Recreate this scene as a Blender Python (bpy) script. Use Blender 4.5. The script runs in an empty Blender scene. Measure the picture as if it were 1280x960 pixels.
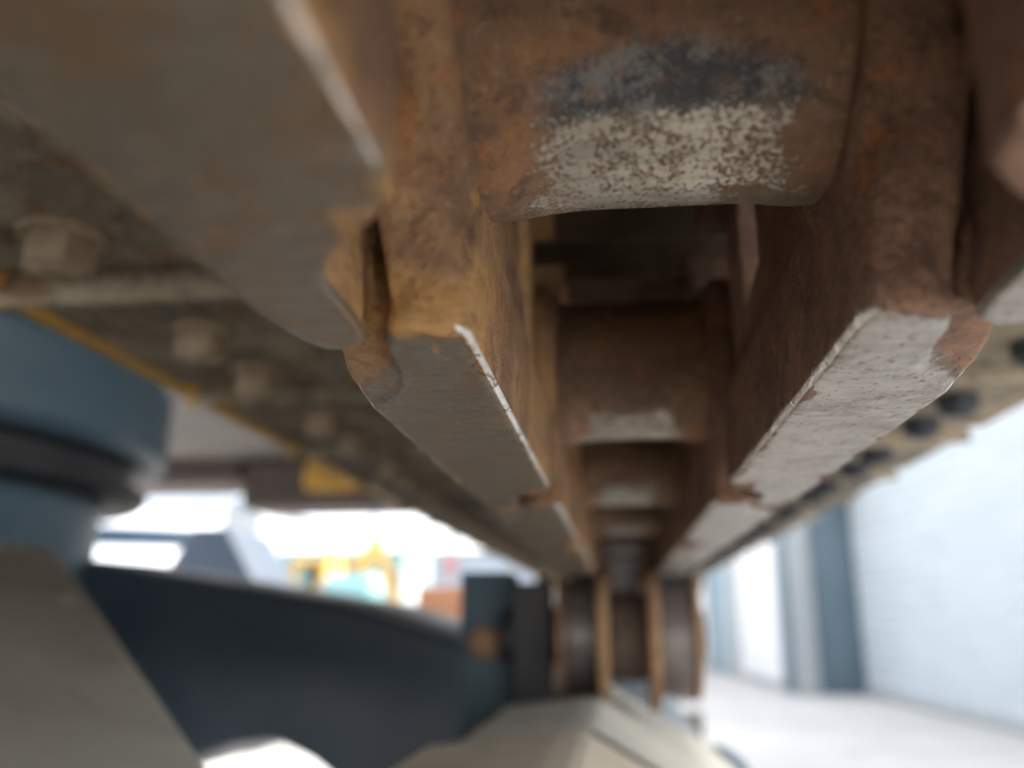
import bpy, bmesh, math, random
from mathutils import Vector, Matrix, noise
random.seed(7)
S = bpy.context.scene
COL = S.collection
R = math.radians

# ---------------------------------------------------------------- camera
CZ = 0.735
cd = bpy.data.cameras.new('camera'); cam = bpy.data.objects.new('camera', cd); COL.objects.link(cam)
cam.location = (0, 0, CZ)
cam.rotation_euler = (R(90 + 15.28), 0, R(6.87))
cd.sensor_width = 36; cd.lens = 36 * 1080 / 1280
cd.clip_start = 0.01; cd.clip_end = 500
cd.dof.use_dof = True; cd.dof.focus_distance = 0.152; cd.dof.aperture_fstop = 8.8
S.camera = cam

# ---------------------------------------------------------------- light
SUN_EL, SUN_AZ = R(40), R(68)          # azimuth measured from +Y towards +X
w = bpy.data.worlds.new('World'); S.world = w; w.use_nodes = True
nt = w.node_tree; bg = nt.nodes['Background']
sky = nt.nodes.new('ShaderNodeTexSky'); sky.sky_type = 'NISHITA'; sky.sun_disc = False
sky.sun_elevation = SUN_EL; sky.sun_rotation = SUN_AZ; sky.dust_density = 2.5; sky.air_density = 1.0
hs = nt.nodes.new('ShaderNodeHueSaturation'); hs.inputs['Saturation'].default_value = .28   # hazy, overcast sky
nt.links.new(sky.outputs[0], hs.inputs['Color']); nt.links.new(hs.outputs[0], bg.inputs[0]); bg.inputs[1].default_value = 0.15
sd = bpy.data.lights.new('sun', 'SUN'); sd.energy = 2.2; sd.angle = R(24); sd.color = (1, .96, .9)
sun = bpy.data.objects.new('sun', sd); COL.objects.link(sun)
dirv = Vector((math.sin(SUN_AZ) * math.cos(SUN_EL), math.cos(SUN_AZ) * math.cos(SUN_EL), math.sin(SUN_EL)))
sun.rotation_euler = dirv.to_track_quat('Z', 'Y').to_euler()
S.view_settings.view_transform = 'Standard'; S.view_settings.look = 'None'
S.view_settings.gamma = 1; S.view_settings.use_curve_mapping = False
S.view_settings.exposure = 2.45
S.cycles.max_bounces = 10; S.cycles.diffuse_bounces = 10

# ---------------------------------------------------------------- materials
class NT:
    def __init__(s, name):
        s.m = bpy.data.materials.new(name); s.m.use_nodes = True
        s.t = s.m.node_tree; s.b = s.t.nodes['Principled BSDF']; s.x = 0
        s.tc = s.t.nodes.new('ShaderNodeTexCoord')
        s.oi = s.t.nodes.new('ShaderNodeObjectInfo')
        sc = s.t.nodes.new('ShaderNodeVectorMath'); sc.operation = 'SCALE'
        cmb = s.t.nodes.new('ShaderNodeCombineXYZ')
        s.t.links.new(s.oi.outputs['Random'], cmb.inputs[0]); s.t.links.new(s.oi.outputs['Random'], cmb.inputs[1])
        s.t.links.new(cmb.outputs[0], sc.inputs[0]); sc.inputs['Scale'].default_value = 7.3
        ad = s.t.nodes.new('ShaderNodeVectorMath'); ad.operation = 'ADD'
        s.t.links.new(s.tc.outputs['Object'], ad.inputs[0]); s.t.links.new(sc.outputs[0], ad.inputs[1])
        s.co = ad.outputs[0]
        sp = s.t.nodes.new('ShaderNodeSeparateXYZ'); s.t.links.new(s.tc.outputs['Object'], sp.inputs[0])
        s.X, s.Y, s.Z = sp.outputs
    def link(s, a, b):
        if isinstance(a, (int, float)): b.default_value = a
        elif isinstance(a, tuple): b.default_value = a if len(a) == 4 else (*a, 1)
        else: s.t.links.new(a, b)
    def noise(s, scale, detail=5, rough=.6, stretch=None, dist=0.0):
        n = s.t.nodes.new('ShaderNodeTexNoise'); n.inputs['Scale'].default_value = scale
        n.inputs['Detail'].default_value = detail; n.inputs['Roughness'].default_value = rough
        n.inputs['Distortion'].default_value = dist
        v = s.co
        if stretch:
            mp = s.t.nodes.new('ShaderNodeMapping'); mp.inputs['Scale'].default_value = stretch
            s.t.links.new(v, mp.inputs[0]); v = mp.outputs[0]
        s.t.links.new(v, n.inputs['Vector']); return n.outputs[0]
    def math(s, op, a, b=0.0, c=0.0, clamp=False):
        n = s.t.nodes.new('ShaderNodeMath'); n.operation = op; n.use_clamp = clamp
        s.link(a, n.inputs[0]); s.link(b, n.inputs[1]); s.link(c, n.inputs[2]); return n.outputs[0]
    def step(s, v, lo, hi, a=0.0, b=1.0):
        n = s.t.nodes.new('ShaderNodeMapRange'); n.interpolation_type = 'SMOOTHSTEP'
        s.link(v, n.inputs[0]); n.inputs[1].default_value = lo; n.inputs[2].default_value = hi
        n.inputs[3].default_value = a; n.inputs[4].default_value = b; return n.outputs[0]
    def mix(s, f, a, b):
        n = s.t.nodes.new('ShaderNodeMix'); n.data_type = 'RGBA'
        s.link(f, n.inputs[0]); s.link(a, n.inputs[6]); s.link(b, n.inputs[7]); return n.outputs[2]
    def out(s, col, rough=.7, metal=0.0, bump=None, bd=.001, bs=.6, spec=None):
        s.link(col, s.b.inputs['Base Color']); s.link(rough, s.b.inputs['Roughness']); s.link(metal, s.b.inputs['Metallic'])
        if spec is not None: s.b.inputs['Specular IOR Level'].default_value = spec
        if bump is not None:
            n = s.t.nodes.new('ShaderNodeBump'); n.inputs['Distance'].default_value = bd; n.inputs['Strength'].default_value = bs
            s.link(bump, n.inputs['Height']); s.t.links.new(n.outputs[0], s.b.inputs['Normal'])
        return s.m

def rust_base(n, dark, mid, ochre, fine=1.0, och_amt=.5, orange=(.30, .125, .045)):
    a = n.noise(26 * fine, 8, .7, dist=.5); b = n.noise(75 * fine, 8, .75, dist=.8); c = n.noise(430 * fine, 4, .75)
    g = n.noise(15 * fine, 6, .65, dist=1.2); d = n.noise(180 * fine, 6, .75, dist=.4)
    col = n.mix(n.step(a, .40, .60), dark, mid)
    col = n.mix(n.math('MULTIPLY', n.step(g, .62 - .25 * och_amt, .70 - .12 * och_amt), .85), col, ochre)
    col = n.mix(n.math('MULTIPLY', n.step(b, .55, .64), .75), col, orange)
    col = n.mix(n.math('MULTIPLY', n.step(b, .44, .36), .7), col, tuple(v * .45 for v in dark))
    col = n.mix(n.math('MULTIPLY', n.step(d, .56, .64), .55), col, tuple(v * .5 for v in dark))
    col = n.mix(n.math('MULTIPLY', n.step(c, .55, .70), .6), col, (.05, .030, .022))
    col = n.mix(n.math('MULTIPLY', n.step(c, .44, .32), .35), col, (.36, .25, .16))
    scr = n.step(n.noise(150, 5, .75, stretch=(1, .3, .3)), .67, .71)
    col = n.mix(n.math('MULTIPLY', scr, .5), col, (.06, .030, .02))
    h = n.math('ADD', n.math('ADD', n.math('MULTIPLY', c, .8), n.math('MULTIPLY', d, 1.2)), n.math('ADD', b, n.math('MULTIPLY', scr, -.6)))
    return col, h

def mat_link(name, dark, mid, ochre, och, wear, met, intr, mot, yend):
    n = NT(name)
    col, h = rust_base(n, dark, mid, ochre, 1.0, och)
    e = n.noise(60, 5, .65); f = n.noise(480, 4, .75); f2 = n.noise(150, 5, .7, stretch=(1, .35, 1)); gr = n.noise(300, 3, .7, stretch=(.35, 1.2, 1))
    # polished running face: at and just around the lowest plane of the rail
    zz = n.math('ADD', n.Z, n.math('MULTIPLY', n.math('SUBTRACT', e, .5), .0022))
    mask = n.step(zz, -.0478, -.0486)
    u = n.math('ABSOLUTE', n.X)
    ed = n.math('MINIMUM', n.math('MINIMUM', n.math('SUBTRACT', u, .0262), n.math('SUBTRACT', .0522, u)), n.math('ADD', n.Y, .008))
    ed = n.math('ADD', ed, n.math('ADD', n.math('MULTIPLY', n.math('SUBTRACT', e, .5), intr), n.math('MULTIPLY', n.math('SUBTRACT', f2, .5), intr * .6)))
    ed = n.math('MINIMUM', ed, n.math('ADD', n.math('SUBTRACT', yend, n.Y), n.math('MULTIPLY', n.math('MAXIMUM', n.math('SUBTRACT', u, .0335), 0.0), 12)))
    mask = n.math('MULTIPLY', mask, n.step(ed, -.0002, .0010))
    pit = n.step(f, .58, .64); pit2 = n.step(f2, .60, .70)
    keep = n.math('MULTIPLY', mask, n.math('SUBTRACT', 1.0, n.math('MULTIPLY', n.math('MAXIMUM', pit, n.math('MULTIPLY', pit2, .7)), .8)))
    steel = n.mix(n.step(gr, .35, .65), wear, tuple(min(1, v * 1.35) for v in wear))
    steel = n.mix(n.math('MULTIPLY', n.step(n.noise(85, 8, .8, dist=.5), .49, .60), mot), steel, tuple(v * .5 for v in mid))
    rough = n.mix(keep, (.8, .8, .8), (.42, .42, .42))
    sn = n.t.nodes.new('ShaderNodeSeparateXYZ'); n.t.links.new(n.tc.outputs['Normal'], sn.inputs[0])
    edge = n.math('MULTIPLY', n.math('MULTIPLY', n.step(sn.outputs[2], -.90, -.80), n.step(sn.outputs[2], -.35, -.45)), n.step(n.Z, -.0470, -.0480))
    edge = n.math('MULTIPLY', edge, n.step(n.math('MINIMUM', n.math('ABSOLUTE', n.math('SUBTRACT', u, .0266)), n.math('ABSOLUTE', n.math('SUBTRACT', u, .0518))), .0016, .0011))
    edge = n.math('MULTIPLY', n.math('MULTIPLY', edge, n.step(gr, .80, .62)), n.math('MULTIPLY', n.step(n.math('ABSOLUTE', sn.outputs[0]), .5, .6), n.step(n.Y, .137, .133)))
    rough = n.mix(edge, rough, (.22, .22, .22)); steel = n.mix(edge, steel, (.75, .74, .72)); keep = n.math('MAXIMUM', keep, edge)
    return n.out(n.mix(keep, col, steel), rough, n.math('MULTIPLY', keep, met),
                 n.math('ADD', n.math('MULTIPLY', h, n.step(mask, 0, 1, 1.0, .25)), n.math('MULTIPLY', pit, -.25)), .0014, .9)

M = {}
M['link_l'] = mat_link('rusty_ochre_forging', (.175, .098, .055), (.33, .195, .10), (.46, .26, .085), .8, (.125, .108, .085), .3, .010, .75, .1435)
M['link_r'] = mat_link('rusty_brown_forging', (.125, .066, .044), (.205, .118, .078), (.29, .145, .06), .3, (.25, .24, .225), .55, .013, .45, .134)

def mat_bushing(name, dx, half, a0, a1, band):
    n = NT(name)
    col, h = rust_base(n, (.085, .052, .035), (.165, .098, .060), (.24, .12, .05), 1.0, .3, (.26, .10, .035))
    ang = n.math('MULTIPLY', n.math('ARCTAN2', n.Y, n.math('MULTIPLY', n.Z, -1.0)), 57.2958)
    e = n.noise(60, 8, .75, dist=.4); e2 = n.noise(170, 8, .8); p1 = n.noise(1250, 4, .75, stretch=(1.1, .9, .9)); p2 = n.noise(250, 6, .8)
    xr = n.math('DIVIDE', n.math('ABSOLUTE', n.math('SUBTRACT', n.X, dx)), half)           # 0 centre, 1 end of the worn band
    xr = n.math('ADD', xr, n.math('MULTIPLY', ang, -.0030))
    ex = n.step(xr, .62, 1.06); ea = n.math('MAXIMUM', n.step(ang, a0 + 9, a0 - 5), n.step(ang, a1 - 12, a1 + 6))
    # pitting gets denser towards the rim of the worn band and in drifts
    v = n.math('ADD', n.math('ADD', p1, n.math('MULTIPLY', n.math('SUBTRACT', p2, .5), .7)), n.math('MULTIPLY', n.math('SUBTRACT', e, .5), .55))
    v = n.math('ADD', v, n.math('MULTIPLY', n.math('MAXIMUM', ex, ea), .33 if band else .2))
    bare = n.step(v, .575 if band else .62, .515 if band else .55)
    inside = n.math('MULTIPLY', n.step(xr, 1.25, 1.1), n.math('MULTIPLY', n.step(ang, a0 - 9, a0 - 5), n.step(ang, a1 + 10, a1 + 4)))
    bare = n.math('MULTIPLY', bare, inside)
    arc = n.math('ADD', n.math('ADD', ang, n.math('MULTIPLY', n.math('MULTIPLY', xr, xr), -14)), n.math('MULTIPLY', n.math('SUBTRACT', e2, .5), 12))
    bl = n.math('MULTIPLY', n.math('MULTIPLY', n.step(arc, a0 - 24, a0 - 13), n.step(ang, a0 + 12, a0 + 3)), n.step(n.math('ADD', xr, n.math('MULTIPLY', n.math('SUBTRACT', e2, .5), .5)), .95, .70))
    bl = n.math('MULTIPLY', bl, band)
    c1 = n.mix(n.math('MULTIPLY', bl, n.step(p2, .62, .5, .55, 1.0)), col, n.mix(n.step(n.math('ADD', e, n.math('MULTIPLY', n.math('SUBTRACT', p1, .5), .5)), .46, .58), (.035, .040, .050), (.17, .17, .175)))
    st = n.noise(420, 4, .7, stretch=(.12, 1.3, 1.3))
    c1 = n.mix(bare, c1, n.mix(n.step(st, .35, .65), (.42, .405, .37), (.28, .27, .245)))
    mud = n.math('MULTIPLY', n.step(n.math('ADD', n.X, n.math('MULTIPLY', n.math('SUBTRACT', e2, .5), .03)), dx + .009, dx + .0125), n.step(n.math('ADD', ang, n.math('MULTIPLY', n.math('SUBTRACT', e, .5), 60)), 4, 9))
    mud = n.math('MULTIPLY', mud, n.step(p1, .62, .5))
    mud = n.math('MULTIPLY', mud, .9 * band)
    c1 = n.mix(mud, c1, (.11, .085, .055))
    bare = n.math('MULTIPLY', bare, n.math('SUBTRACT', 1.0, mud))
    return n.out(c1, n.mix(bare, (.75, .75, .75), (.28, .28, .28)), n.math('MULTIPLY', bare, .5),
                 n.math('ADD', n.math('MULTIPLY', h, n.step(bare, 0, 1, 1.0, .15)), n.math('MULTIPLY', bare, .8)), .0008, .7)
M['bushing'] = mat_bushing('worn_bushing_steel', .0018, .0245, -38, 62, 1.0)
M['bushing2'] = mat_bushing('bushing_steel', .0, .0185, -50, 58, .0)
M['bushing3'] = mat_bushing('greasy_bushing_steel', -.001, .019, -42, 50, .0)

n = NT('shoe_underside')
a = n.noise(14, 8, .75, dist=.6); b = n.noise(38, 8, .75, dist=.4); c = n.noise(5, 4, .6, stretch=(.5, 2.0, 1)); g = n.noise(260, 4, .7)
col = n.mix(n.step(a, .42, .58), (.19, .17, .135), (.36, .31, .235))
col = n.mix(n.math('MULTIPLY', n.step(c, .50, .62), .4), col, (.125, .112, .09))
col = n.mix(n.math('MULTIPLY', n.step(b, .54, .62), .7), col, (.20, .10, .04))
col = n.mix(n.math('MULTIPLY', n.step(b, .45, .38), .7), col, (.07, .06, .05))
col = n.mix(n.math('MULTIPLY', n.step(n.noise(90, 6, .8), .58, .66), .6), col, (.34, .29, .22))
col = n.mix(n.math('MULTIPLY', n.step(g, .55, .7), .5), col, (.06, .05, .042))
cavity_shade = n.step(n.math('ABSOLUTE', n.X), .095, .07)  # shade of the cavity between the rails, put into the shoe colour
col = n.mix(n.math('MULTIPLY', cavity_shade, .85), col, (.05, .028, .016))
M['shoe'] = n.out(col, .95, 0, n.math('ADD', n.math('MULTIPLY', g, .4), b), .002, .6, .12)

def simple(name, c1, c2, scale=12, rough=.6, metal=0, bd=.001, c3=None, amt3=.5, fine=200, spec=None, stretch=None):
    n = NT(name); a = n.noise(scale, 6, .65, dist=.4, stretch=stretch); g = n.noise(fine, 4, .7); b = n.noise(scale * 2.7, 6, .7)
    col = n.mix(n.step(a, .36, .64), c1, c2)
    if c3: col = n.mix(n.math('MULTIPLY', n.step(b, .58, .68), amt3), col, c3)
    return n.out(col, rough, metal, n.math('ADD', n.math('MULTIPLY', g, .5), b), bd, .5, spec)
M['yellow'] = simple('worn_yellow_paint', (.62, .37, .05), (.50, .27, .05), 20, .55, c3=(.16, .085, .04), amt3=.8)
M['yellow_far'] = simple('yellow_paint', (.60, .37, .07), (.48, .30, .08), 3, .45)
M['bolt'] = simple('rusty_bolt', (.20, .15, .10), (.30, .235, .165), 60, .7, c3=(.10, .055, .05))
M['bolt_dark'] = simple('dark_bolt', (.018, .024, .035), (.03, .036, .05), 60, .7)
M['blue_paint'] = simple('blue_grey_paint', (.045, .082, .11), (.062, .102, .132), 6, .5, c3=(.045, .07, .085), fine=60)
M['dark_blue'] = simple('dark_blue_paint', (.050, .076, .105), (.068, .096, .125), 5, .38, c3=(.09, .095, .095), amt3=.4, fine=60)
M['dusty'] = simple('dusty_paint', (.38, .365, .32), (.46, .44, .385), 9, .92, c3=(.20, .185, .15), amt3=.6, fine=300)
M['dust2'] = simple('dusty_cover', (.42, .365, .285), (.50, .44, .35), 14, .92, c3=(.24, .19, .09), amt3=.7, fine=300)
M['roller'] = simple('roller_steel', (.10, .085, .085), (.16, .14, .135), 30, .38, .6)
M['rust'] = simple('rusty_steel', (.15, .085, .05), (.27, .16, .075), 30, .75, c3=(.22, .08, .03))
M['dark_rust'] = simple('dark_rusty_steel', (.07, .05, .04), (.12, .08, .06), 18, .8)
M['under'] = simple('underside_grey', (.11, .095, .085), (.15, .13, .115), 3, .7, c3=(.12, .09, .07))
M['maroon'] = simple('maroon_brown', (.09, .07, .062), (.12, .09, .08), 5, .7)
M['navy'] = simple('navy_paint', (.018, .032, .052), (.024, .040, .062), 5, .6, fine=60)
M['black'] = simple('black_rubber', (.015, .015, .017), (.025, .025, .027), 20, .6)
M['white'] = simple('white_paint', (.78, .79, .80), (.72, .73, .75), 2, .4, fine=40)
M['door'] = simple('pale_blue_white_door', (.43, .475, .50), (.47, .515, .54), 1.5, .45, fine=40)
M['pier_blue'] = simple('blue_cladding', (.10, .145, .175), (.115, .16, .19), 1.5, .5, fine=40)
M['pier_grey'] = simple('pale_grey_cladding', (.33, .35, .36), (.37, .39, .40), 1.5, .5, fine=40)
M['light_blue'] = simple('light_blue_cladding', (.24, .32, .37), (.27, .35, .40), 1.5, .5, fine=40)
M['glass'] = simple('dark_glass', (.02, .035, .055), (.03, .05, .07), 2, .3, fine=5, spec=.2)
M['teal'] = simple('teal_paint', (.13, .28, .29), (.18, .33, .33), 3, .5)
M['pink'] = simple('faded_red_paint', (.50, .20, .19), (.55, .28, .26), 3, .5)
M['orange'] = simple('orange_brown_container', (.36, .17, .085), (.31, .145, .075), 2, .6, c3=(.25, .10, .05))
M['brick'] = simple('grey_blue_cladding', (.34, .38, .45), (.38, .42, .48), 2, .7)
M['tree'] = simple('foliage', (.05, .08, .035), (.08, .11, .05), 2, .9)
n = NT('ground_concrete')
a = n.noise(.55, 6, .65); b = n.noise(3.2, 6, .7); g = n.noise(40, 5, .7)
col = n.mix(n.step(a, .35, .65), (.52, .495, .465), (.60, .575, .54))
col = n.mix(n.math('MULTIPLY', n.step(b, .53, .64), .6), col, (.42, .385, .35))
col = n.mix(n.math('MULTIPLY', n.step(g, .5, .7), .3), col, (.38, .36, .34))
M['ground'] = n.out(col, .9, 0, n.math('ADD', b, g), .01, .4)

# ---------------------------------------------------------------- helpers
def add_prism(bm, pts, axis, a, b):
    """polygon pts in the two other axes (cyclic order) extruded along axis from a to b"""
    def mk(p, t):
        if axis == 'x': return (t, p[0], p[1])
        if axis == 'y': return (p[0], t, p[1])
        return (p[0], p[1], t)
    A = [bm.verts.new(mk(p, a)) for p in pts]; B = [bm.verts.new(mk(p, b)) for p in pts]
    k = len(pts); fs = [bm.faces.new(A), bm.faces.new(B[::-1])]
    for i in range(k): fs.append(bm.faces.new((A[i], B[i], B[(i + 1) % k], A[(i + 1) % k])))
    return fs
def add_box(bm, lo, hi): return add_prism(bm, [(lo[0], lo[1]), (hi[0], lo[1]), (hi[0], hi[1]), (lo[0], hi[1])], 'z', lo[2], hi[2])
def add_hull(bm, pts):
    vs = [bm.verts.new(p) for p in pts]
    r = bmesh.ops.convex_hull(bm, input=vs)
    junk = [g for g in r['geom_interior'] + r['geom_unused'] if isinstance(g, bmesh.types.BMVert)]
    if junk: bmesh.ops.delete(bm, geom=list(set(junk)), context='VERTS')
def add_cyl(bm, axis, c, r, a, b, seg=40, r2=None, bev=0.0):
    prof = [(a, r), (b, r if r2 is None else r2)]
    if bev: prof = [(a, r - bev), (a + bev, r), (b - bev, r), (b, r - bev)]
    rings = []
    for t, rr in prof:
        ring = []
        for i in range(seg):
            an = 2 * math.pi * i / seg; u, v = rr * math.cos(an), rr * math.sin(an)
            p = {'x': (t, c[0] + u, c[1] + v), 'y': (c[0] + u, t, c[1] + v), 'z': (c[0] + u, c[1] + v, t)}[axis]
            ring.append(bm.verts.new(p))
        rings.append(ring)
    bm.faces.new(rings[0]); bm.faces.new(rings[-1][::-1])
    for q in range(len(rings) - 1):
        for i in range(seg): bm.faces.new((rings[q][i], rings[q + 1][i], rings[q + 1][(i + 1) % seg], rings[q][(i + 1) % seg]))
def finish(bm, bevel=0.0, seg=2, mesh_name='mesh', smooth=True, angle=35):
    bmesh.ops.recalc_face_normals(bm, faces=bm.faces)
    if bevel:
        es = [e for e in bm.edges if len(e.link_faces) == 2 and e.calc_face_angle(0) > R(25)]
        bmesh.ops.bevel(bm, geom=es, offset=bevel, segments=seg, affect='EDGES', profile=.5, clamp_overlap=True)
    me = bpy.data.meshes.new(mesh_name); bm.to_mesh(me); bm.free()
    if smooth:
        me.polygons.foreach_set('use_smooth', [True] * len(me.polygons)); me.set_sharp_from_angle(angle=R(angle))
    return me
def part(name, me, mat, parent=None, loc=None, rot=None, label=None, kind=None):
    o = bpy.data.objects.new(name, me); COL.objects.link(o)
    if mat is not None and not me.materials: me.materials.append(mat)
    if parent: o.parent = parent
    if loc is not None: o.location = loc
    if rot is not None: o.rotation_euler = rot
    if label: o['label'] = label
    if kind: o['kind'] = kind
    return o
def box(name, lo, hi, mat, parent=None, bevel=.004, label=None, kind=None, seg=1):
    c = Vector([(lo[i] + hi[i]) / 2 for i in range(3)]); bm = bmesh.new()
    add_box(bm, Vector(lo) - c, Vector(hi) - c)
    return part(name, finish(bm, bevel, seg), mat, parent, c, None, label, kind)
def thing(name, label, cat, loc=(0, 0, 0), rz=0, group=None):
    o = bpy.data.objects.new(name, None); COL.objects.link(o); o.location = loc; o.rotation_euler = (0, 0, rz)
    o['label'] = label; o['category'] = cat
    if group: o['group'] = group
    return o
def copy_tree(o, parent=None):
    c = o.copy(); COL.objects.link(c); c.parent = parent
    for ch in o.children: copy_tree(ch, c)
    return c

# ---------------------------------------------------------------- ground
bm = bmesh.new(); bmesh.ops.create_grid(bm, x_segments=60, y_segments=60, size=150)
for v in bm.verts: v.co.z = -.002 - .006 * (noise.noise(v.co * .3) + 1)
part('ground', finish(bm), M['ground'], kind='structure')

# ---------------------------------------------------------------- the excavator
EX = thing('excavator', 'large excavator with dark blue undercarriage and rusty steel track, seen from under the track', 'excavator')
CX, PZ, P0, PITCH = .0066, CZ + .088, .12, .19

def remesh(bm, vox, amp):
    bmesh.ops.recalc_face_normals(bm, faces=bm.faces)
    me = bpy.data.meshes.new('tmp'); bm.to_mesh(me); bm.free()
    o = bpy.data.objects.new('tmp', me); COL.objects.link(o)
    md = o.modifiers.new('r', 'REMESH'); md.mode = 'VOXEL'; md.voxel_size = vox; md.adaptivity = 0
    ms = o.modifiers.new('s', 'SMOOTH'); ms.factor = .5; ms.iterations = 3
    dg = bpy.context.evaluated_depsgraph_get(); dg.update()
    res = bpy.data.meshes.new_from_object(o.evaluated_get(dg))
    bpy.data.objects.remove(o); bpy.data.meshes.remove(me)
    nv = len(res.vertices); co = [0.0] * (nv * 3); no = [0.0] * (nv * 3)
    res.vertices.foreach_get('co', co); res.vertices.foreach_get('normal', no)
    for i in range(nv):
        c = Vector(co[3 * i:3 * i + 3]); k = min(1, max(.12, (c.z + .0485) / .004))
        n1 = (noise.noise(c * 55) * .9 + noise.noise(c * 170) * .45 + noise.noise(c * 420) * .25) * amp * k
        for q in range(3): co[3 * i + q] += no[3 * i + q] * n1
    res.vertices.foreach_set('co', co); res.update()
    res.polygons.foreach_set('use_smooth', [True] * len(res.polygons))
    return res

def link_mesh(side):
    """one forged link half; origin at the centre of its bushing eye, y towards the next pin, x outward * side"""
    bm = bmesh.new()
    plan = [(.0260, -.006), (.0275, -.0095), (.0336, -.0115), (.0372, -.010), (.0392, -.002), (.0402, .008), (.0405, .017), (.0440, .025), (.052, .033),
            (.052, .172), (.0512, .182), (.0490, .1875), (.0445, .1880), (.0418, .1855), (.0406, .178), (.0406, .163), (.0386, .1565), (.0350, .152), (.0296, .1465), (.0268, .1430), (.0262, .137)]
    fs = add_prism(bm, plan, 'z', -.05, -.024)
    bot = [e for e in bm.edges if all(abs(v.co.z + .05) < 1e-6 for v in e.verts)]
    bmesh.ops.bevel(bm, geom=bot, offset=.0012, segments=1, affect='EDGES')
    # unworn outer shoulder at the near end
    add_hull(bm, [(.0400, -.005, -.0462), (.0440, -.003, -.0462), (.0490, .006, -.0462), (.0520, .020, -.0470), (.0520, .034, -.0489), (.0400, .016, -.0489), (.0400, .034, -.0489), (.0400, -.009, -.038), (.0455, -.007, -.038), (.0515, .004, -.038), (.0532, .018, -.040), (.0455, -.008, -.020), (.040, -.010, -.020), (.0530, .034, -.022), (.041, .034, -.022)])
    # bushing eye and pin eye
    add_cyl(bm, 'x', (0, 0), .0335, .0258, .0395, 56, bev=.0045)
    add_cyl(bm, 'x', (0, 0), .0285, .036, .0425, 56, bev=.0015)
    add_cyl(bm, 'x', (.19, 0), .0335, .0405, .0575, 56, bev=.002)
    # lower body between the eyes
    st = [(-.012, .0268, .0405), (.03, .027, .0415), (.07, .0275, .044), (.105, .029, .049), (.140, .0310, .053), (.158, .0388, .054), (.19, .0408, .0565)]
    for (y0, a0, b0), (y1, a1, b1) in zip(st, st[1:]):
        z1 = -.008
        add_hull(bm, [(x, y, z) for (x, y) in ((a0, y0), (b0, y0), (a1, y1), (b1, y1)) for z in (-.030, z1)] +
                 [(x, y, -.034) for (x, y) in ((a0 + .001, y0), (b0 - .001, y0), (a1 + .001, y1), (b1 - .001, y1))])
        if y0 > .1 or y0 == .03:
            add_hull(bm, [(x, y, z) for (x, y) in ((a0, y0), (b0, y0), (a1, y1), (b1, y1)) for z in (-.01, .045)])
        if y0 > 0: add_hull(bm, [(x, y, z) for (x, y) in ((a0, y0), (b0, y0), (a1, y1), (b1, y1)) for z in (.026, .046)])
    # near-end cheek running from the rail start up to the eye
    add_hull(bm, [(.0266, -.0065, -.047), (.0370, -.0095, -.047), (.0300, -.022, -.020), (.0345, -.0265, -.020), (.0268, -.012, -.020), (.0385, -.026, -.020), (.0268, .03, -.047), (.0385, .03, -.047), (.0268, .03, .0), (.0385, .03, 0)])
    add_hull(bm, [(.036, -.004, -.034), (.0505, .004, -.032), (.036, -.022, -.010), (.046, -.016, -.008), (.036, .04, -.03), (.051, .04, -.03), (.048, .04, -.002), (.036, .04, -.002)])
    # shoe pad
    add_hull(bm, [(x, y, z) for x in (.0255, .066) for y in (.028, .172) for z in (.046, .0565)])
    if side < 0:
        for v in bm.verts: v.co.x *= -1
    return remesh(bm, .00075, .00035)

meL, meR = link_mesh(-1), link_mesh(1)
meL.name, meR.name = 'link_left_half', 'link_right_half'
# bushing, pin, shoe, bolt
bm = bmesh.new(); segs, rows = 96, 30; rg = []
for j in range(rows + 1):
    x = -.030 + .060 * j / rows; ring = []
    for i in range(segs):
        an = 2 * math.pi * i / segs; y, z = math.sin(an), -math.cos(an)
        d = math.degrees(math.atan2(y, -z)); r = .0262
        wear = max(0, 1 - abs((d + 5) / 62)) * max(0, 1 - abs(x / .021) ** 4)
        r -= .0016 * min(1, wear * 1.6)
        r += .0002 * noise.noise(Vector((x * 90, y * 3, z * 3)))
        ring.append(bm.verts.new((x, y * r, z * r)))
    rg.append(ring)
for j in range(rows):
    for i in range(segs): bm.faces.new((rg[j][i], rg[j][(i + 1) % segs], rg[j + 1][(i + 1) % segs], rg[j + 1][i]))
bm.faces.new(rg[0]); bm.faces.new(rg[-1][::-1])
me_bush = finish(bm, angle=60); me_bush.materials.append(M['bushing'])
bm = bmesh.new(); add_cyl(bm, 'x', (0, 0), .0165, -.0615, .0615, 32, bev=.002); me_pin = finish(bm)
SH_L, SH_R = -.283 - CX, .289 - CX
bm = bmesh.new()
prof = [(.028, .0500), (.033, .0495), (.043, .057), (.196, .057), (.206, .061), (.222, .074), (.217, .079), (.203, .069), (.195, .068), (.150, .0685),
        (.148, .084), (.142, .084), (.139, .0685), (.102, .0685), (.100, .084), (.094, .084), (.091, .0685), (.052, .0685), (.046, .084), (.036, .088), (.034, .070)]
add_prism(bm, prof, 'x', SH_L + .004, SH_R - .004)
me_shoe = finish(bm, .0012, 2)
bm = bmesh.new(); add_prism(bm, [(.029, .0485), (.044, .0545), (.214, .0545), (.220, .0695), (.05, .0695), (.036, .075)], 'x', 0, .011)
me_edge = finish(bm, .0015, 2)
bm = bmesh.new()
hexp = [(.0135 * math.cos(R(60 * i + 12)), .0135 * math.sin(R(60 * i + 12))) for i in range(6)]
add_prism(bm, hexp, 'z', -.016, -.003); add_cyl(bm, 'z', (0, 0), .0165, -.0035, .001, 30, bev=.001)
add_cyl(bm, 'z', (0, 0), .009, -.018, -.0155, 20, bev=.001)
me_bolt = finish(bm, .0008, 2)
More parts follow.
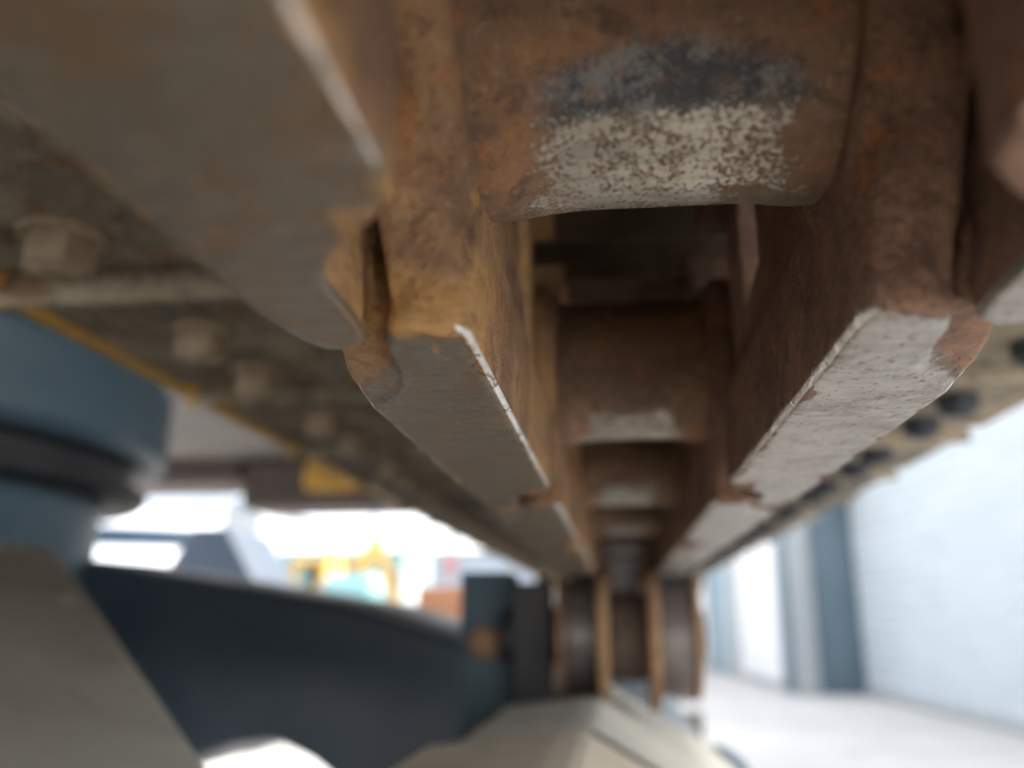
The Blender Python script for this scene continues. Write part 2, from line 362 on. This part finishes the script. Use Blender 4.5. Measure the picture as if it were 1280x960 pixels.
bm = bmesh.new(); add_prism(bm, [(p[0] * 1.1, p[1] * 1.1) for p in hexp], 'z', -.010, .001); add_cyl(bm, 'z', (0, 0), .009, -.014, -.009, 20, bev=.001)
me_nut = finish(bm, .0008, 2)

def chain_piece(i, pos, ang):
    """everything of one pitch; pos is the bushing centre, ang the rotation about x"""
    rot = (ang, 0, 0); y, z = pos
    part('track_link', meL, M['link_l'], EX, (CX, y, z), rot, 'ochre rusty track link of the left rail with dark polished running face' if i == 0 else None)
    part('track_link', meR, M['link_r'], EX, (CX, y, z), rot, 'brown rusty track link of the right rail with bright polished running face' if i == 0 else None)
    bo = part('bushing', me_bush, None, EX, (CX, y, z), rot, 'bushing worn to speckled bare steel nearest the viewer' if i == 0 else None)
    bo.material_slots[0].link = 'OBJECT'; bo.material_slots[0].material = M['bushing'] if i == 0 else M[('bushing2', 'bushing3')[i % 2]]
    part('track_pin', me_pin, M['dark_rust'], EX, (CX, y, z), rot)
    s = part('track_shoe', me_shoe, M['shoe'], EX, (CX, y, z), rot)
    part('shoe_edge', me_edge, M['yellow'], s, (SH_L, 0, 0))
    for by in (.092, .165):
        part('shoe_bolt', me_bolt, None, s, (-.216, by, .057))
        part('shoe_bolt', me_nut, None, s, (.222, by, .057))
me_bolt.materials.append(M['bolt']); me_nut.materials.append(M['bolt_dark'])
N_UP = 15
for k in range(-5, N_UP): chain_piece(k, (P0 + PITCH * k, PZ), 0)
RW = PITCH / 2 / math.sin(R(15)); yc = P0 + PITCH * N_UP; zc = PZ - RW
for j in range(6):
    a0 = R(90 - 30 * j)
    chain_piece(50 + j, (yc + RW * math.cos(a0), zc + RW * math.sin(a0)), -R(15 + 30 * j))
for k in range(17): chain_piece(100 + k, (yc - PITCH * k, zc - RW), math.pi)

# idler wheel at the far end of the chain
bm = bmesh.new(); add_cyl(bm, 'x', (0, 0), RW - .052, -.056, .056, 64, bev=.006); add_cyl(bm, 'x', (0, 0), RW - .030, -.018, .018, 64, bev=.006); add_cyl(bm, 'x', (0, 0), .09, -.09, .09, 32, bev=.006)
part('idler_wheel', finish(bm), M['dark_rust'], EX, (CX, yc, zc))

# carrier roller
RL = thing('tmp', '', ''); del RL['label']; del RL['category']; RL.name = 'carrier_roller'; RL.parent = EX; RL.location = (CX, .80, CZ + .0365 - .050)
bm = bmesh.new(); add_cyl(bm, 'x', (0, 0), .024, -.112, .066, 40, bev=.003); part('roller_hub', finish(bm), M['black'], RL)
bm = bmesh.new(); add_cyl(bm, 'x', (0, 0), .038, -.0163, .0163, 48, bev=.003); part('roller_core', finish(bm), M['dark_rust'], RL)
for s in (-1, 1):
    bm = bmesh.new(); add_cyl(bm, 'x', (0, 0), .050, *sorted((s * .0265, s * .054)), 64, bev=.002); part('roller_tread', finish(bm), M['roller'], RL)
    bm = bmesh.new(); add_cyl(bm, 'x', (0, 0), .0625, *sorted((s * .0165, s * .0262)), 64, bev=.002); part('roller_flange', finish(bm), M['rust'], RL)
    bm = bmesh.new(); add_cyl(bm, 'x', (0, 0), .053, *sorted((s * .0545, s * .0605)), 64, bev=.002); part('roller_rim', finish(bm), M['rust'], RL)

# roller bracket on the left: post with a hole for the shaft, foot, rusty bolts
bm = bmesh.new(); add_box(bm, (-.026, -.03, -.14), (.022, .03, .075)); add_box(bm, (-.03, -.05, -.15), (.06, .05, -.105))
br = part('roller_bracket', finish(bm, .003, 2), M['blue_paint'], EX, (-.118, .83, CZ - .032))
br.data.materials.clear(); br.data.materials.append(M['blue_paint'])
for z, m, r in ((.012, M['rust'], .014), (-.062, M['bolt'], .009)):
    bm = bmesh.new(); add_cyl(bm, 'y', (0, 0), r, -.012, .0, 24, bev=.002); part('bracket_bolt', finish(bm, 0), m, br, (-.002, -.030, z))
bm = bmesh.new(); add_prism(bm, [(-.06, -.11), (.0, -.11), (.0, .05), (-.03, .07), (-.06, .05)], 'x', -.012, .0); part('bracket_gusset', finish(bm, .002), M['black'], EX, (-.064, .86, CZ - .03))
box('roller_end_plate', (-.094, .772, CZ - .085), (-.0575, .784, CZ + .032), M['black'], EX, .003)

# track frame: roofed top covers over a box beam
def section(name, y0, y1, dz, mat, bot=-.30):
    pts = [(-.155, bot), (-.155, -.16), (-.098, -.060), (-.030, -.052), (-.018, -.052), (.09, -.113), (.102, -.135), (.105, bot)]
    bm = bmesh.new(); add_prism(bm, [(x, z + dz) for x, z in pts], 'y', y0, y1)
    me = finish(bm, .0025, 1, smooth=False); return part(name, me, mat, EX, (0, 0, CZ))
section('frame_cover', -.55, .452, .0, M['dust2'])
section('frame_cover', .475, .96, -.010, M['dusty'])
bm = bmesh.new(); add_prism(bm, [(-.016, -.0535), (.094, -.1155), (.094, -.128), (-.016, -.066)], 'y', .4535, .474); part('seam_shade_strip', finish(bm), M['black'], EX, (0, 0, CZ))  # black strip standing in for the shade in the gap between covers
section('track_frame', -.9, 2.62, -.022, M['dark_blue'])
# hose loop on the outer side of the frame
def tube(name, pts, r, mat, parent, label=None):
    cu = bpy.data.curves.new(name, 'CURVE'); cu.dimensions = '3D'; cu.bevel_depth = r; cu.bevel_resolution = 4; cu.use_fill_caps = True
    sp = cu.splines.new('BEZIER'); sp.bezier_points.add(len(pts) - 1)
    for bp, p in zip(sp.bezier_points, pts): bp.co = p; bp.handle_left_type = bp.handle_right_type = 'AUTO'
    o = bpy.data.objects.new('t', cu); COL.objects.link(o); dg = bpy.context.evaluated_depsgraph_get(); dg.update()
    me = bpy.data.meshes.new_from_object(o.evaluated_get(dg)); bpy.data.objects.remove(o)
    me.polygons.foreach_set('use_smooth', [True] * len(me.polygons))
    return part(name, me, mat, parent, None, None, label)
tube('lifting_loop', [(.085, .92, .615), (.103, .92, .607), (.116, .92, .590), (.118, .92, .55), (.110, .92, .520), (.09, .92, .515)], .0055, M['blue_paint'], EX)

# slewing tub and ring between the tracks
TX, TY = -1.15, 1.02
bm = bmesh.new(); add_cyl(bm, 'z', (0, 0), .428, CZ - .35, CZ + .20, 128); part('slewing_tub', finish(bm), M['blue_paint'], EX, (TX, TY, 0))
bm = bmesh.new()
add_cyl(bm, 'z', (0, 0), .492, CZ + .165, CZ + .185, 128, bev=.006); add_cyl(bm, 'z', (0, 0), .46, CZ + .185, CZ + .215, 128)
part('ring_groove', finish(bm), M['black'], EX, (TX, TY, 0))
bm = bmesh.new(); add_cyl(bm, 'z', (0, 0), .515, CZ + .215, CZ + .34, 128, bev=.012); part('slewing_ring', finish(bm), M['blue_paint'], EX, (TX, TY, 0))

# far leg of the X frame (face towards the viewer) and dusty near leg
def slab(name, pts, off, mat, bevel, label=None):
    bm = bmesh.new(); A = [bm.verts.new(p) for p in pts]; B = [bm.verts.new(Vector(p) + Vector(off)) for p in pts]
    k = len(pts); bm.faces.new(A); bm.faces.new(B[::-1])
    for i in range(k): bm.faces.new((A[i], B[i], B[(i + 1) % k], A[(i + 1) % k]))
    return part(name, finish(bm, bevel, 3), mat, EX, None, None, label)
slab('frame_leg', [(-.92, 1.205, .835), (-.819, 1.181, .826), (-.442, 1.095, .770), (-.35, 1.074, .757), (-.150, 1.028, .700),
                   (-.150, 1.028, .600), (-.237, 1.048, .535), (-.328, 1.069, .545), (-.372, 1.079, .572), (-.428, 1.092, .592), (-.490, 1.106, .585), (-.60, 1.131, .545), (-.92, 1.205, .45)],
     (.05, .24, 0), M['dark_blue'], .012, 'far frame leg in shadowed dark blue paint')
slab('frame_leg', [(-.125, .345, .646), (-.500, .735, .800), (-.95, .70, .845), (-.95, -.05, .80), (-.50, -.28, .635), (-.14, .05, .625)],
     (0, 0, -.2), M['dusty'], .010, 'near frame leg with its top under dried beige dust')
# upper structure above the undercarriage
US = part('upper_structure', (lambda bm: (add_box(bm, (-2.6, -1.8, 1.20), (.36, 2.75, 1.9)), finish(bm, .02, 2))[1])(bmesh.new()), M['under'], EX)
box('underside_beam', (-2.5, 2.45, 1.13), (-1.12, 2.72, 1.198), M['maroon'], US, .01)
box('underside_beam', (-1.115, 2.46, 1.055), (-.2, 2.70, 1.198), M['maroon'], US, .015)
box('side_skirt', (-.90, 2.40, 1.10), (-.56, 2.445, 1.18), M['yellow'], US, .01)
box('counterweight', (-2.6, -2.4, 1.1), (.3, -1.82, 2.2), M['yellow'], EX, .05)

# ---------------------------------------------------------------- garage row on the right
GB = thing('garage_building', 'pale garage building with white ribbed roller doors between blue piers, right of the machine', 'building')
def along(a, b, t): return (a[0] + (b[0] - a[0]) * t, a[1] + (b[1] - a[1]) * t)
def wall_box(name, a, b, z0, z1, depth, mat, parent=GB, off=0.0, bevel=.01):
    """box standing on the line a-b, its face towards the left (-x), going depth to the right"""
    d = Vector((b[0] - a[0], b[1] - a[1], 0)); L = d.length; ang = math.atan2(d.y, d.x)
    bm = bmesh.new(); add_box(bm, (0, -depth, z0), (L, -off if off else 0, z1)); me = finish(bm, bevel, 1)
    return part(name, me, mat, parent, (a[0], a[1], 0), (0, 0, ang))
A0, A1 = (2.92, 3.2), (2.50, 9.72)
B0, B1 = (3.035, 1.35), (2.945, 2.80)  # unseen near bay, added and sized to keep sun off the frame covers
def roller_door(a, b, z1, n, mat=M['door']):
    d = Vector((b[0] - a[0], b[1] - a[1], 0)); L = d.length; ang = math.atan2(d.y, d.x)
    root = wall_box('roller_door', a, b, 0.0, z1, .10, mat, GB)
    h = (z1 - .08) / n
    bm = bmesh.new(); add_prism(bm, [(0, 0), (0, h - .006), (.012, h - .010), (.020, h * .5), (.012, .004)], 'x', .03, L - .03); me = finish(bm, 0, smooth=False)
    for i in range(n): part('slat', me, mat, root, (0, .002, .08 + i * h))
    bm = bmesh.new(); add_box(bm, (.0, 0, 0), (L, .035, .075)); part('bottom_bar', finish(bm, .004), M['pier_grey'], root, (0, .002, .002))
    return root
roller_door(A0, A1, 2.62, 22)
roller_door(B0, B1, 2.62, 22)
wall_box('pier', (2.925, 2.83), (2.90, 3.17), 0, 2.9, .3, M['pier_blue'])
wall_box('header', B0, B1, 2.63, 3.3, .3, M['pier_grey'])
wall_box('header', A0, A1, 2.63, 3.3, .3, M['pier_grey'])
bm = bmesh.new(); add_box(bm, (1.90, 9.75, 0), (2.55, 10.2, 3.1)); part('pier', finish(bm, .01), M['pier_blue'], GB)
bm = bmesh.new(); add_box(bm, (1.795, 9.70, 0), (2.04, 9.745, 3.1)); part('pier_trim', finish(bm, .01), M['pier_grey'], GB)
bm = bmesh.new(); add_box(bm, (1.74, 9.76, 0), (1.895, 10.2, 3.1)); part('pier', finish(bm, .01), M['pier_blue'], GB)
bm = bmesh.new(); add_box(bm, (2.30, 9.3, 2.0), (2.60, 9.69, 2.45)); part('lamp_housing', finish(bm, .02), M['pier_blue'], GB)
L0, L1 = (1.80, 10.21), (1.02, 17.5)
segs_ = [(0, .27, 'door'), (.275, .36, 'pier_grey'), (.365, .50, 'light_blue'), (.505, .56, 'pier_blue'), (.565, .78, 'door'), (.785, .86, 'pier_blue'), (.865, 1.0, 'door')]
for t0, t1, m in segs_:
    a, b = along(L0, L1, t0), along(L0, L1, t1)
    if m == 'door': roller_door(a, b, 2.62, 22, M['white'])
    else: wall_box('pier', a, b, 0, 2.9, .12 if m != 'light_blue' else .08, M[m])
wall_box('header', L0, L1, 2.91, 3.4, .3, M['pier_grey'])
box('roof', (2.9, 1.3, 3.42), (9, 17.5, 3.6), M['pier_grey'], GB)
box('wall', (3.14, 1.3, 0), (9, 1.6, 3.4), M['pier_grey'], GB); box('wall', (3.2, 17.2, 0), (9, 17.5, 3.4), M['pier_grey'], GB); box('wall', (8.8, 1.61, 0), (9, 17.19, 3.4), M['pier_grey'], GB)

# ---------------------------------------------------------------- yard behind on the left
def wheel(parent, loc, r, wdt, axis='x'):
    bm = bmesh.new(); add_cyl(bm, 'x', (0, 0), r, -wdt / 2, wdt / 2, 32, bev=.03); t = part('wheel', finish(bm), M['black'], parent, loc)
    bm = bmesh.new(); add_cyl(bm, 'x', (0, 0), r * .55, -wdt / 2 - .01, wdt / 2 + .01, 24, bev=.02); part('rim', finish(bm), M['pier_grey'], t)
BT = thing('box_truck', 'white box truck facing the machine with dark windscreen and orange marker lamps', 'truck', (-7.0, 12.0, 0), R(28)); BT.scale = (1.2, 1.2, 1.2)
bm = bmesh.new(); add_prism(bm, [(-.0, .45), (-.0, 1.1), (.12, 1.32), (.38, 1.86), (.55, 1.98), (1.6, 1.98), (1.6, .45)], 'x', -.98, .98); part('cab', finish(bm, .04, 2), M['white'], BT)
bm = bmesh.new(); add_prism(bm, [(.185, 1.50), (.318, 1.75), (.338, 1.74), (.21, 1.48)], 'x', -.80, .80); part('windscreen', finish(bm, .004), M['glass'], BT)
box('cargo_box', (-1.1, 1.65, .8), (1.1, 5.6, 2.55), M['brick'], BT, .03)
box('grille', (-.5, -.03, .7), (.5, -.003, .95), M['black'], BT)
for s in (-1, 1):
    box('headlight', (s * .8 - .14, -.04, .72), (s * .8 + .14, -.004, .95), M['white'], BT, .02)
    box('marker_lamp', (s * .98 - .1, -.05, 1.12), (s * .98 + .1, .06, 1.34), M['yellow_far'], BT, .02)
    box('mirror', (s * 1.16 - .08, .2, 1.35), (s * 1.16 + .08, .28, 1.75), M['glass'], BT, .02)
    wheel(BT, (s * .85, .8, .42), .42, .25); wheel(BT, (s * .85, 4.4, .42), .42, .25)

SK = thing('skip', 'dark blue steel skip with sloping end standing beyond the frame leg', 'skip', (-2.40, 5.5, 0))
bm = bmesh.new(); add_prism(bm, [(-.42, 0.16), (.36, .16), (.52, .5), (.02, 1.29), (-.20, 1.29), (-.34, 1.05), (-.42, .9)], 'y', -.4, .3); part('body', finish(bm, .02), M['navy'], SK)
for x in (-.3, .1): box('rib', (x - .03, -.44, .2), (x + .03, -.402, 1.0), M['navy'], SK, .006)
box('skid', (-.4, -.4, 0), (-.3, .3, .158), M['navy'], SK); box('skid', (.2, -.4, 0), (.3, .3, .158), M['navy'], SK)

def mini_digger(label, loc, rz, body, arm_up, canopy, sc=1.35):
    t = thing('mini_excavator', label, 'mini excavator', loc, rz, 'small machines parked in the yard')
    for s in (-1, 1):
        bm = bmesh.new(); pts = [(1.0 * math.cos(a) * .25 + (.55 if math.cos(a) > 0 else -.55), .22 + .2 * math.sin(a)) for a in [2 * math.pi * i / 24 for i in range(24)]]
        add_prism(bm, [(p[0], p[1]) for p in pts], 'y', s * .5 - .13, s * .5 + .13); part('track', finish(bm, .015), M['black'], t)
    bm = bmesh.new(); add_prism(bm, [(-.75, .5), (.5, .5), (.5, .68), (.1, .72), (-.05, 1.12), (-.72, 1.12), (-.8, .9)], 'y', -.48, .48); part('body', finish(bm, .04, 2), body, t)
    if canopy:
        for x, y in ((-.6, -.42), (-.6, .42), (.3, -.42), (.3, .42)): box('canopy_post', (x - .03, y - .03, .7), (x + .03, y + .03, 1.42), body, t)
        box('canopy_roof', (-.68, -.48, 1.425), (.42, .48, 1.50), body, t, .03)
    box('seat', (-.35, -.2, 1.12), (.0, .2, 1.2), M['black'], t, .02); box('seat_back', (-.4, -.2, 1.2), (-.32, .2, 1.55), M['black'], t, .02)
    top = 1.75 if arm_up else 1.35
    bm = bmesh.new(); add_prism(bm, [(.5, .62), (1.05, top), (1.2, top + .1), (1.25, top - .02), (.7, .58)], 'y', -.07, .07); part('boom', finish(bm, .01), body, t)
    bm = bmesh.new(); add_prism(bm, [(1.10, top + .1), (1.24, top + .1), (1.62, .6), (1.5, .55)], 'y', -.055, .055); part('arm', finish(bm, .01), body, t)
    bm = bmesh.new(); add_prism(bm, [(1.5, .62), (1.68, .62), (1.8, .3), (1.6, .12), (1.4, .2), (1.52, .36)], 'y', -.2, .2); part('bucket', finish(bm, .01), M['dark_rust'], t)
    box('dozer_blade', (.95, -.6, .05), (1.02, .6, .38), body, t)
    t.scale = (sc, sc, sc)
    return t
mini_digger('yellow mini excavator without canopy and with bent boom, leftmost in the yard', (-4.35, 11.2, 0), R(20), M['yellow_far'], True, False, 1.0)
mini_digger('yellow mini excavator with a low canopy beside the teal container', (-4.75, 13.9, 0), R(-65), M['yellow_far'], False, True, 1.12)
mini_digger('yellow mini excavator with its arm raised, nearest to the white post', (-3.75, 13.4, 0), R(-110), M['yellow_far'], True, False, .95)
def container(label, lo, hi, mat, cat='container', nrib=14):
    c = ((lo[0] + hi[0]) / 2, (lo[1] + hi[1]) / 2, 0); t = thing('container', label, cat, c)
    l = (lo[0] - c[0], lo[1] - c[1], lo[2]); h = (hi[0] - c[0], hi[1] - c[1], hi[2])
    box('body', (l[0] + .03, l[1] + .03, l[2]), (h[0] - .03, h[1] - .03, h[2]), mat, t, .01)
    wdt = (h[0] - l[0]) / nrib
    bm = bmesh.new(); add_prism(bm, [(0, 0), (wdt * .2, -.028), (wdt * .5, -.028), (wdt * .7, 0)], 'z', l[2] + .08, h[2] - .08); me = finish(bm, 0, smooth=False)
    for i in range(nrib): part('rib', me, mat, t, (l[0] + .04 + i * wdt * .97, l[1] + .029, 0))
    for x in (l[0], h[0] - .08):
        box('corner_post', (x, l[1] - .01, l[2]), (x + .08, l[1] + .02, h[2]), mat, t)
    return t
container('teal green site container behind the mini excavators', (-6.3, 15.9, .05), (-3.9, 18, 2.0), M['teal'])
container('orange brown container at the far end of the yard', (-2.45, 10.2, 0), (-1.0, 12.4, 1.12), M['orange'])
TK = thing('tank', 'small teal steel tank on legs between the container and the barrel', 'tank', (-3.02, 9.9, 0))
bm = bmesh.new(); add_cyl(bm, 'x', (0, .95), .30, -.32, .32, 40, bev=.05); part('vessel', finish(bm), M['teal'], TK)
for x in (-.22, .22):
    for y in (-.2, .2): box('leg', (x - .03, y - .03, 0), (x + .03, y + .03, .80), M['yellow_far'], TK)
bm = bmesh.new(); add_cyl(bm, 'z', (0, 0), .06, 1.24, 1.32, 20, bev=.01); part('filler_cap', finish(bm), M['black'], TK)
BL = thing('barrel', 'faded red barrel standing left of the white post', 'barrel', (-2.75, 9.3, 0))
bm = bmesh.new(); add_cyl(bm, 'z', (0, 0), .29, 0, .92, 40, bev=.02); part('drum', finish(bm), M['pink'], BL)
for z in (.3, .6):
    bm = bmesh.new(); add_cyl(bm, 'z', (0, 0), .302, z, z + .03, 40, bev=.008); part('hoop', finish(bm), M['pink'], BL)
bm = bmesh.new(); add_cyl(bm, 'z', (0, 0), .27, .921, .935, 40); part('lid', finish(bm), M['white'], BL)
PO = thing('bollard_post', 'white painted steel post in front of the orange container', 'post', (-1.92, 8.0, 0))
bm = bmesh.new(); add_cyl(bm, 'z', (0, 0), .07, 0, 1.2, 32, bev=.015); part('tube', finish(bm), M['white'], PO)
bm = bmesh.new(); add_cyl(bm, 'z', (0, 0), .085, 1.2, 1.24, 32, bev=.01); part('cap', finish(bm), M['white'], PO)
bm = bmesh.new(); add_cyl(bm, 'z', (0, 0), .14, 0, .03, 32, bev=.005); part('base_plate', finish(bm), M['white'], PO)
WH = thing('warehouse', 'low grey blue warehouse with a red fascia stripe at the far end of the yard', 'building', (-1.2, 19, 0))
box('wall', (-2.9, 0, 0), (2.0, 6, 2.1), M['brick'], WH); box('fascia', (-2.6, -.05, 1.7), (-2.3, -.003, 2.1), M['pink'], WH); box('roof', (-3.0, -.1, 2.103), (2.1, 6.1, 2.2), M['pier_grey'], WH)
for x in (-1.6, -.2, 1.1): f = box('window', (x, -.04, .9), (x + .8, -.003, 1.5), M['pier_grey'], WH); box('pane', (x + .05, -.06, .95), (x + .75, -.042, 1.45), M['glass'], f).location -= Vector(f.location)

# dried mud clods lying on the dusty leg
bm = bmesh.new(); rnd = random.Random(3)
def plane_z(x, y): return .646 + (.154) * ((x + .125) * -.375 + (y - .345) * .39) / (.375 ** 2 + .39 ** 2)
spots = []
for k in range(60):
    x, y = rnd.uniform(-.62, -.25), rnd.uniform(.05, .62)
    if y - .345 > -1.04 * (x + .125) - .03: continue
    spots.append((x, y, plane_z(x, y) if k < 60 else 0, rnd.uniform(.003, .011)))
for x, y, z, r in spots:
    ret = bmesh.ops.create_icosphere(bm, subdivisions=2, radius=r)
    for v in ret['verts']:
        v.co *= 1 + .35 * noise.noise(v.co * (1.2 / r) + Vector((x * 50, y * 50, 0)))
        v.co = Vector((x + v.co.x * 1.3, y + v.co.y, z + v.co.z * .55))
part('mud_clods', finish(bm, angle=50), M['dust2'], EX, kind='stuff')

SD = thing('shed', 'long pale grey shed far behind the truck', 'building', (-12.5, 22, 0))
box('wall', (-5, 0, 0), (3.2, 6, 3.6), M['pier_grey'], SD)
bm = bmesh.new(); add_prism(bm, [(-5.2, 3.603), (3.4, 3.603), (3.4, 3.68), (-.9, 4.6), (-5.2, 3.68)], 'y', -.2, 6.2); part('roof', finish(bm), M['brick'], SD)
for x in (-3.6, -.8, 1.6):
    d = box('door', (x, -.06, 0), (x + 1.2, -.003, 2.4), M['brick'], SD); box('handle', (x + 1.0, -.09, 1.0), (x + 1.05, -.062, 1.2), M['black'], d).location -= Vector(d.location)
for px, py, hh, lb in ((-5.4, 19.0, 5.5, 'thin grey lamp pole left of the teal container'), (-4.0, 21.0, 6.0, 'thin grey lamp pole right of the teal container')):
    lp = thing('lamp_pole', lb, 'lamp post', (px, py, 0), 0, 'lamp poles in the yard')
    bm = bmesh.new(); add_cyl(bm, 'z', (0, 0), .09, 0, hh, 20, r2=.05); part('pole', finish(bm), M['brick'], lp)
    box('arm', (-.04, -1.0, hh - .06), (.04, .05, hh + .02), M['brick'], lp); box('lamp_head', (-.14, -1.5, hh - .08), (.14, -1.003, hh + .03), M['pier_grey'], lp, .02)
